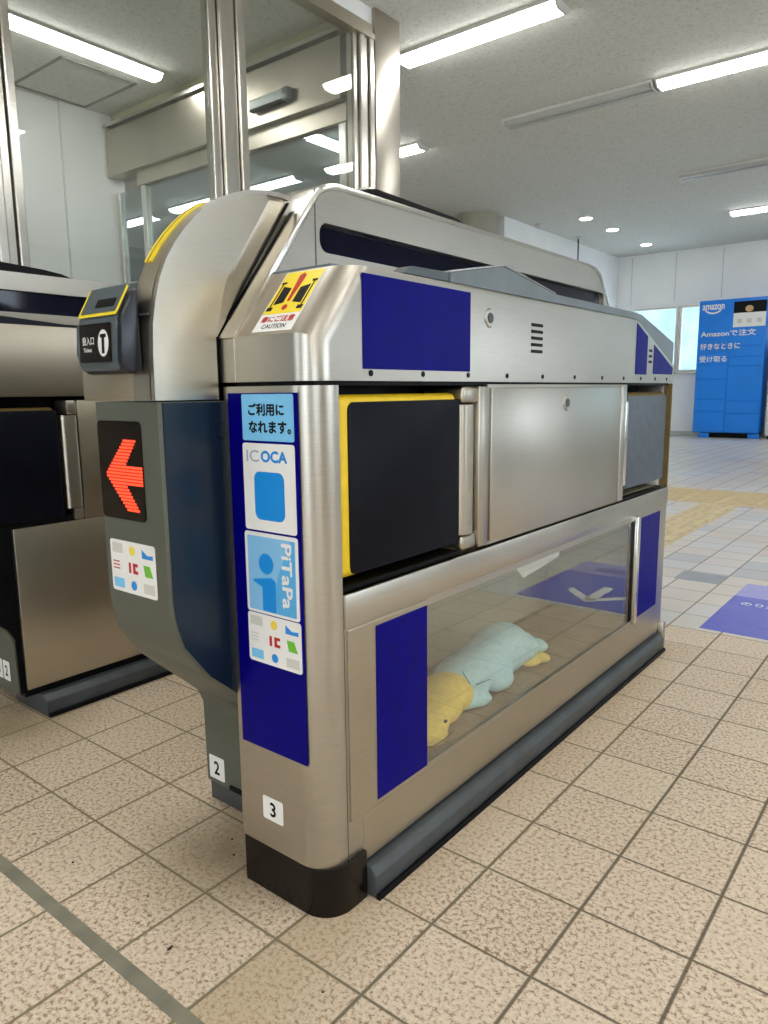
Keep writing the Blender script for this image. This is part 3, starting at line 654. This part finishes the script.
# --- lane 2 side: leg, arrow box, hood
def yfront(z):
    T = [(0.0, .222), (.25, .218), (.285, .200), (.33, .150), (.392, .078), (.446, .016), (.516, -.036), (.560, -.050), (.60, -.0545), (.953, -.055)]
    for (a, b), (c, d) in zip(T, T[1:]):
        if z <= c: return b+(d-b)*(z-a)/(c-a)
    return T[-1][1]
def loft(zs, section):
    bm = bmesh.new(); rings = []
    for z in zs: rings.append([bm.verts.new((x, y, z)) for x, y in section(z)])
    n = len(rings[0])
    for a, b in zip(rings, rings[1:]):
        for i in range(n): bm.faces.new((a[i], a[(i+1) % n], b[(i+1) % n], b[i]))
    bm.faces.new(rings[0][::-1]); bm.faces.new(rings[-1]); return bm
zs = [0.05, .15, .235, .25, .265, .285, .305, .33, .36, .392, .42, .446, .48, .516, .54, .56, .58, .60, .7, .8, .953]
def sec(z):
    y = yfront(z); k = max(0.0, min(1.0, (.222-y)/.277)); c = 0.004+0.096*k
    xr = -0.3765
    P = [(xr, 0.42), (xr, y+0.006), (xr-0.006, y)]
    for i in range(7):
        a = i/6; P.append((-0.672+c-c*a, y+c*1.15*a))
    P.append((-0.672, 0.42)); return P
obj('leg_box', loft(zs, sec), OLIVE, G, smooth=35)
obj('leg_foot', box((-0.666, 0.226, 0), (-0.377, 0.42, 0.0499), 0.004), SKIRT, G)
obj('leg_nameplate', box((-0.585, 0.2175, 0.0515), (-0.485, 0.2225, 0.0625)), BLACK, G, smooth=0)
side = [(-.050, .951)]+[(yfront(z)+0.004, z) for z in (.60, .576, .55, .516, .48, .446, .42, .392)]+[(.104, .365), (.104, .951)]
bm = prism([(a, b) for a, b in side], 'x', -0.3764, -0.3735)
obj('side_panel', bm, NAVYP, G, smooth=0)
M = FR(0, -0.0551, 0)
dsp = card('arrow_display', M, -0.5700, 0.742, -0.433, 0.920, 0.0016, SCREEN, G, 0.010, 0.0)
bm = bmesh.new()
for i in range(22):
    z = 0.759+i*0.0059; u = abs(z-0.821)/0.062; tip = -0.550
    xl = tip+u*0.062; wdt = 0.050-0.012*u
    if abs(z-0.821) < 0.0190: xr = -0.4345
    else: xr = xl+wdt
    prism([(xl, z), (xr, z), (xr, z+0.0042), (xl, z+0.0042)], 'z', 0.0018, 0.0022, bm=bm)
bmesh.ops.transform(bm, matrix=M, verts=bm.verts[:]); obj('led_arrow', bm, LED, dsp, smooth=0)
icgrid(M, -0.556, 0.603, -0.414, 0.701, G, 'card_notice', 0.0)
M = FR(0, 0.2205, 0)
s = card('number_label', M, -0.658, 0.061, -0.604, 0.119, 0.0006, WHITE, G, 0.004, 0.0)
text('lettering', '2', M, -0.631, 0.090, 0.020, 0.034, INK, s, 0.03, 0.0009)
# hood: curved steel housing
hood = [(-.060, .9555), (-.059, 1.03), (-.056, 1.08), (-.048, 1.12), (-.037, 1.155), (-.022, 1.187), (-.003, 1.215), (.018, 1.240), (.040, 1.262), (.066, 1.284), (.095, 1.302), (.128, 1.317), (.165, 1.329), (.205, 1.336), (.240, 1.338), (.262, 1.336)]
hp = hood+[(.300, 1.330), (.300, 0.9555)]
hp = hood[:14]+[(.205, 1.3215), (.100, 1.165), (.076, 1.066), (.076, .9555)]
hp = hood+[(.262, 1.3265), (.076, 1.066), (.076, .9555)]
obj('hood', prism(hp, 'x', -0.4400, -0.3925, 0.0), STEELW, G, smooth=40)
back = [(a+0.006 if i < 12 else a, b-(0.006 if i > 5 else 0.0)) for i, (a, b) in enumerate(hood)]
ring = [(a-0.002, b+(0.002 if i > 3 else 0)) for i, (a, b) in enumerate(hood)]
obj('hood_rim', prism(ring+back[::-1], 'x', -0.3850, -0.3755), STEEL, G, smooth=40)
cheek = [p_ for p_ in back if p_[0] < .206]+[(.212, 1.322), (.100, 1.165), (.072, 1.066), (.072, .9555)]
obj('hood_cheek', prism(cheek, 'x', -0.3924, -0.3775), STEELW, G, smooth=0)
bm = bmesh.new()      # folded rear flange of the cheek, turning inwards to the seam
A = [bm.verts.new(v) for v in ((-.3775, .212, 1.322), (-.3775, .100, 1.165), (-.3775, .072, 1.066), (-.3840, .262, 1.3265), (-.3840, .1455, 1.163), (-.3780, .0755, 1.066))]
Bv = [bm.verts.new((-.3924, v.co.y, v.co.z)) for v in A]
for a in ((0, 3, 4, 1), (1, 4, 5, 2)): bm.faces.new([A[k] for k in a]); bm.faces.new([Bv[k] for k in a[::-1]])
loop = [0, 3, 4, 5, 2, 1]
for a, b in zip(loop, loop[1:]+loop[:1]): bm.faces.new((A[a], Bv[a], Bv[b], A[b]))
obj('hood_flange', bm, STEELW, G, smooth=0)
obj('seam_gasket', prism([(.264, 1.3275), (.0735, 1.0665), (.0735, .9555), (.0765, .9555), (.0765, 1.0655), (.2665, 1.3262)], 'x', -0.392, -0.3800), BLACK, G, smooth=0)
bm = bmesh.new()
yl = [h for h in hood if 1.18 < h[1] < 1.31]
out = [(a-0.0025, b+0.0015) for a, b in yl]; inn = [(a+0.001, b-0.001) for a, b in yl]
hy = obj('hood_sticker', prism(out+inn[::-1], 'x', -0.4385, -0.4190), WARNY, G, smooth=40)
o1 = [(a-0.0006, b+0.0004) for a, b in out]
mb = prism(o1+[(a+0.0004, b-0.0003) for a, b in out][::-1], 'x', -0.4305, -0.4275)
obj('sticker_marks', mb, mat('sticker_brown', srgb(150, 110, 20), 0.5), hy, smooth=0)
obj('hood_band', box((-0.4385, -0.0612, 1.095), (-0.3860, -0.05, 1.098)), SKIRT, G, smooth=0)
# reader housing
obj('reader_base', prism([(-.055, .9555), (-.055, 1.10), (-.03, 1.125), (.25, 1.125), (.25, .9555)], 'x', -0.612, -0.4405, 0.003), STEELW, G)
rp = [(-.0615, 1.004), (-.078, .999), (-.092, 1.003), (-.098, 1.014), (-.100, 1.035), (-.097, 1.080), (-.094, 1.094), (-.075, 1.128), (-.052, 1.150), (-.030, 1.157), (-.010, 1.155), (-.010, 1.1255), (-.0615, 1.1255)]
rx0, rx1 = -0.540, -0.404
rp1 = [(a if a < -.0615 else -.0615, b) for a, b in rp[:9]]+[(-.0615, 1.142)]
rd = obj('reader_body', prism([(a, b) for a, b in rp[:8]]+[(-.0625, 1.141)], 'x', rx0+0.004, rx1, 0.006, 3), GREYD, G, smooth=50)
obj('reader_hump', prism([(-.080, 1.1225), (-.066, 1.140), (-.052, 1.152), (-.030, 1.158), (-.005, 1.155), (-.005, 1.1265), (-.0610, 1.1265)], 'x', rx0+0.006, -0.4415, 0.004, 3), GREYP, rd, smooth=50)
obj('reader_shell', prism([(a-0.002, b) for a, b in rp[2:8]]+[(-.066, 1.126), (-.088, 1.090), (-.092, 1.030), (-.086, 1.012)], 'x', rx0, -0.416, 0.009, 4), GREYP, rd, smooth=50)
xm = (rx0-0.414)/2
M = frame((xm, -0.1028, 1.022), (1, 0, 0), (0, 0.002, 0.045))
pn = card('reader_panel', M, -0.050, -0.002, 0.046, 0.062, 0.001, SCREEN, rd, 0.004)
text('panel_lettering', '投入口', M, -0.022, 0.034, 0.036, 0.014, WHITE, rd, 0.02, 0.0016)
text('panel_lettering', 'Ticket', M, -0.024, 0.019, 0.026, 0.007, WHITE, rd, 0.02, 0.0016)
shape('panel_symbol', M, [disc(0.024, 0.029, 0.016, 24, 0.022)], WHITE, rd, 0.0012)
shape('panel_symbol_slot', M, [[(0.015, .038), (0.033, .038), (0.033, .044), (0.015, .044)], [(0.020, .012), (0.028, .012), (0.028, .038), (0.020, .038)]], SCREEN, rd, 0.0016)
M = frame((xm, -0.0966, 1.0945), (1, 0, 0), (0, 0.0195, 0.0345))
ylw = prism(rrect(-0.058, 0, 0.060, 0.056, 0.004), 'z', 0.0015, 0.0025)
bmesh.ops.transform(ylw, matrix=M, verts=ylw.verts[:]); obj('reader_yellow_edge', ylw, WARNY, rd, smooth=0)
card('reader_mouth', M, -0.051, 0.006, 0.054, 0.0565, 0.001, GREYP, rd, 0.003, 0.0025)
card('reader_slit', M, -0.012, 0.016, 0.044, 0.032, 0.001, INK, rd, 0.002, 0.0035)
# rest of the body on the lane 2 side
obj('lane_side_upper', box((-0.69, 0.32, 0.9855), (-0.4405, 1.935, 1.18), 0.004), STEEL, G)
obj('lane_side_lower', box((-0.672, 0.4201, 0.08), (-0.521, 1.900, 0.984), 0.003), STEEL, G)
obj('lane_side_kick', box((-0.70, 0.4202, 0.0), (-0.51, 1.90, 0.0778), 0.003), SKIRT, G)

# ------------------------------------------------------------------ plush toy in the case
def soft_union(bm):
    return bm
PT = speck('teal_plush', srgb(190, 228, 230), 0.9, 0.05, 60); PYE = speck('yellow_plush', srgb(245, 214, 104), 0.9, 0.06, 60)
T = thing('plush_toy', 'yellow and pale blue plush toy lying face down inside the glass case', 'plush toy', (-0.25, 0.72, 0.1585))
def plush(name, parts, m, vox=0.008):
    bm = bmesh.new()
    for (a_, b_, c1, d_, e_, f_) in parts: blob(a_-0.028, b_+0.022, 0.158+(c1-0.1425)*0.86, d_, e_, f_*0.86, bm=bm)
    me = bpy.data.meshes.new('tmp'); bm.to_mesh(me); bm.free()
    o = bpy.data.objects.new('tmp', me); C.objects.link(o)
    md = o.modifiers.new('r', 'REMESH'); md.mode = 'VOXEL'; md.voxel_size = vox
    sm = o.modifiers.new('s', 'SMOOTH'); sm.factor = 0.7; sm.iterations = 6
    dg = bpy.context.evaluated_depsgraph_get(); dg.update()
    m2 = bpy.data.meshes.new_from_object(o.evaluated_get(dg)); bpy.data.objects.remove(o)
    b2 = bmesh.new(); b2.from_mesh(m2); bpy.data.meshes.remove(m2)
    # rest on the case floor
    zmin = min(v.co.z for v in b2.verts)
    for v in b2.verts:
        if v.co.z < 0.1590: v.co.z = 0.1590
    return obj(name, b2, m, T, smooth=180)
dy = 0.0
plush('body', [(-.285, .90, .212, .075, .16, .075), (-.28, .78, .205, .078, .11, .066), (-.285, .97, .225, .082, .12, .088), (-.275, 1.06, .205, .065, .07, .055), (-.222, .715, .165, .026, .055, .022), (-.205, .745, .160, .025, .040, .018), (-.215, .86, .175, .03, .06, .03), (-.25, 1.14, .19, .04, .03, .026)], PT)
plush('head', [(-.262, .660, .198, .072, .075, .060), (-.246, .590, .190, .068, .07, .048), (-.234, .520, .182, .068, .06, .038), (-.228, .485, .176, .066, .055, .032), (-.224, .505, .152, .064, .068, .014)], PYE, 0.006)
plush('foot', [(-.225, 1.115, .160, .034, .03, .018), (-.235, 1.075, .158, .03, .04, .016)], PYE, 0.005)
obj('eye', blob(-.201, .548, .207, .004, .006, .004, sub=2), INK, T)
obj('mouth_line', tube([(-.212, .46, .172), (-.194, .49, .171), (-.191, .53, .172), (-.194, .57, .176)], .0018, 6), mat('stitch_brown', srgb(120, 90, 40), 0.8), T)
obj('seam_stitch', tube([(-.231, .735, .226), (-.230, .775, .223), (-.232, .81, .217)], .0014, 6), mat('stitch_grey', srgb(90, 110, 110), 0.8), T)
obj('seam_stitch', tube([(-.262, .715, .262), (-.250, .717, .246), (-.238, .719, .229)], .0014, 6), bpy.data.materials['stitch_grey'], T)

# ================================================================== SECOND GATE (left)
X1 = -1.45
G2 = thing('ticket_gate', 'left steel ticket gate partly cut by the left edge, with a black pad', 'ticket gate', (-1.70, 1.1, 0))
obj('plinth', prism([(-1.62, 0), (X1+0.035, 0), (X1+0.035, 0.05), (X1+0.012, 0.066), (-1.62, 0.066)], 'y', 0.205, 1.90, 0.003), SKIRT, G2)
obj('plinth_seal', box((X1+0.036, 0.206, 0), (X1+0.044, 1.90, 0.012)), BLACK, G2, smooth=0)
obj('lower_core', box((-1.95, 0.165, 0.0661), (X1-0.012, 1.90, 0.60)), BLACK, G2, smooth=0)
obj('lower_door', box((X1-0.0119, 0.168, 0.090), (X1+0.001, 1.88, 0.582), 0.003), STEELW, G2)
obj('inner_core', box((-1.95, 0.168, 0.6001), (X1-0.10, 1.90, 0.965)), BLACK, G2, smooth=0)
e = obj('flap_pad', box((X1-0.09, -0.06, 0.590), (X1-0.020, 0.335, 0.930), 0.014, 4), YELD, G2)
obj('pad_face', box((X1-0.0199, -0.056, 0.598), (X1-0.004, 0.333, 0.922), 0.008, 3), PADN, e)
obj('hinge_frame', box((X1-0.09, 0.395, 0.5835), (X1-0.001, 1.0, 0.950), 0.003), STEELW, G2)
obj('hinge_barrel', prism(rrect(X1-0.035, 0.340, X1+0.004, 0.392, 0.012, 6), 'z', 0.622, 0.905), STEEL, G2)
obj('hinge_cap', box((X1-0.08, 0.362, 0.908), (X1-0.006, 0.394, 0.950), 0.004), STEEL, G2)
obj('hinge_cap', box((X1-0.08, 0.362, 0.5835), (X1-0.006, 0.394, 0.619), 0.004), STEEL, G2)
bm = prism([(-.30, 0.962), (-.30, 1.05), (-.18, 1.166), (1.56, 1.166), (1.93, 1.07), (1.93, 0.962)], 'x', X1-0.19, X1, 0.004)
obj('upper_side', bm, STEEL, G2)
prof1 = [(-.30, 0.962), (-.30, 1.05), (-.09, 1.32), (-.04, 1.339), (1.60, 1.339), (1.70, 1.31), (1.84, 1.18), (1.93, 1.09), (1.93, 0.962)]
obj('spine_side', plate(prof1, [rrect(-.06, 1.219, 1.735, 1.285, 0.024, 6)], 'x', X1-0.206, X1-0.1901), STEEL, G2, smooth=0)
obj('spine_window', prism(rrect(-.07, 1.213, 1.74, 1.290, 0.026, 6), 'x', X1-0.213, X1-0.2065), ACRYL, G2)
obj('spine_core', prism(prof1, 'x', X1-0.33, X1-0.24), STEEL, G2, smooth=25)
obj('deck_lip', prism([(-.10, 1.167), (-.10, 1.200), (0.12, 1.192), (0.38, 1.174), (1.5, 1.174), (1.5, 1.167)], 'x', X1-0.10, X1-0.006, 0.001, 1), GREYD, G2, smooth=0)
ib = obj('indicator_bar', prism([(0.18, 1.3395), (0.55, 1.3395), (0.50, 1.355), (0.44, 1.362), (0.22, 1.376)], 'x', X1-0.31, X1-0.22, 0.002, 2), BLACK, G2)
# leg end of the left gate
zs2 = [.078, .15, .235, .26, .285, .305, .33, .36, .392, .42, .446, .48, .516, .56, .60]
def sec2(z):
    y = yfront(z)-0.07
    return [(X1-0.02, .1649), (X1-0.02, y), (-1.93, y), (-1.93, .1649)]
obj('leg_box', loft(zs2, sec2), OLIVE, G2, smooth=35)
side = [(yfront(z)-0.066, z) for z in (.60, .576, .55, .516, .48, .446, .42, .392, .36, .33, .285, .25, .08)]+[(.1648, .08), (.1648, .60)]
obj('side_panel', prism(side, 'x', X1-0.0199, X1-0.016), BLACK, G2, smooth=0)
M = FR(0, 0.1478, 0)
s = card('number_label', M, -1.553, 0.110, -1.511, 0.172, 0.0006, WHITE, G2, 0.004, 0.0)
text('lettering', '2', M, -1.532, 0.141, 0.018, 0.034, INK, s, 0.03, 0.0009)
s = card('number_label', M, -1.602, 0.110, -1.560, 0.172, 0.0006, WHITE, G2, 0.004, 0.0)
text('lettering', '1', M, -1.581, 0.141, 0.012, 0.034, INK, s, 0.03, 0.0009)

# ------------------------------------------------------------------ small debris on the floor
def crumb(nm, label, cat, x, y, s, m, group=None):
    b = bmesh.new(); bmesh.ops.create_icosphere(b, subdivisions=1, radius=1)
    for v in b.verts: v.co = Vector((x+v.co.x*s[0]*random.uniform(.6, 1.2), y+v.co.y*s[1]*random.uniform(.6, 1.2), max(0.0002, (v.co.z+1)*s[2])))
    return tag(obj(nm, b, m), label, cat, group)
DK = mat('dry_leaf', srgb(70, 52, 36), 0.8)
lf = crumb('leaf_fragment', 'dark curled leaf fragment on the tile nearest the camera at left', 'leaf', -0.331, -0.131, (.004, .009, .002), DK)

rock = mat('crumb_brown', srgb(60, 46, 34), 0.9)
for (x, y, sz, nm) in ((-.479, -.076, .003, 'tiny dark crumb on the tile beside the wide floor joint'), (-.695, -.112, .0035, 'small dark crumb on the floor at the far left edge'),
        (-.492, .144, .0035, 'dark crumb farthest back beside the black pillar base'), (-.445, .11, .004, 'dark crumb left of the black pillar base, second from the leg'), (-.27, .060, .003, 'crumb in front of the black pillar base'),
        (-.052, -.036, .003, 'lone crumb at the bottom of the picture before the pillar')):
    crumb('crumb', nm, 'crumb', x, y, (sz, sz*0.8, sz*0.5), rock)
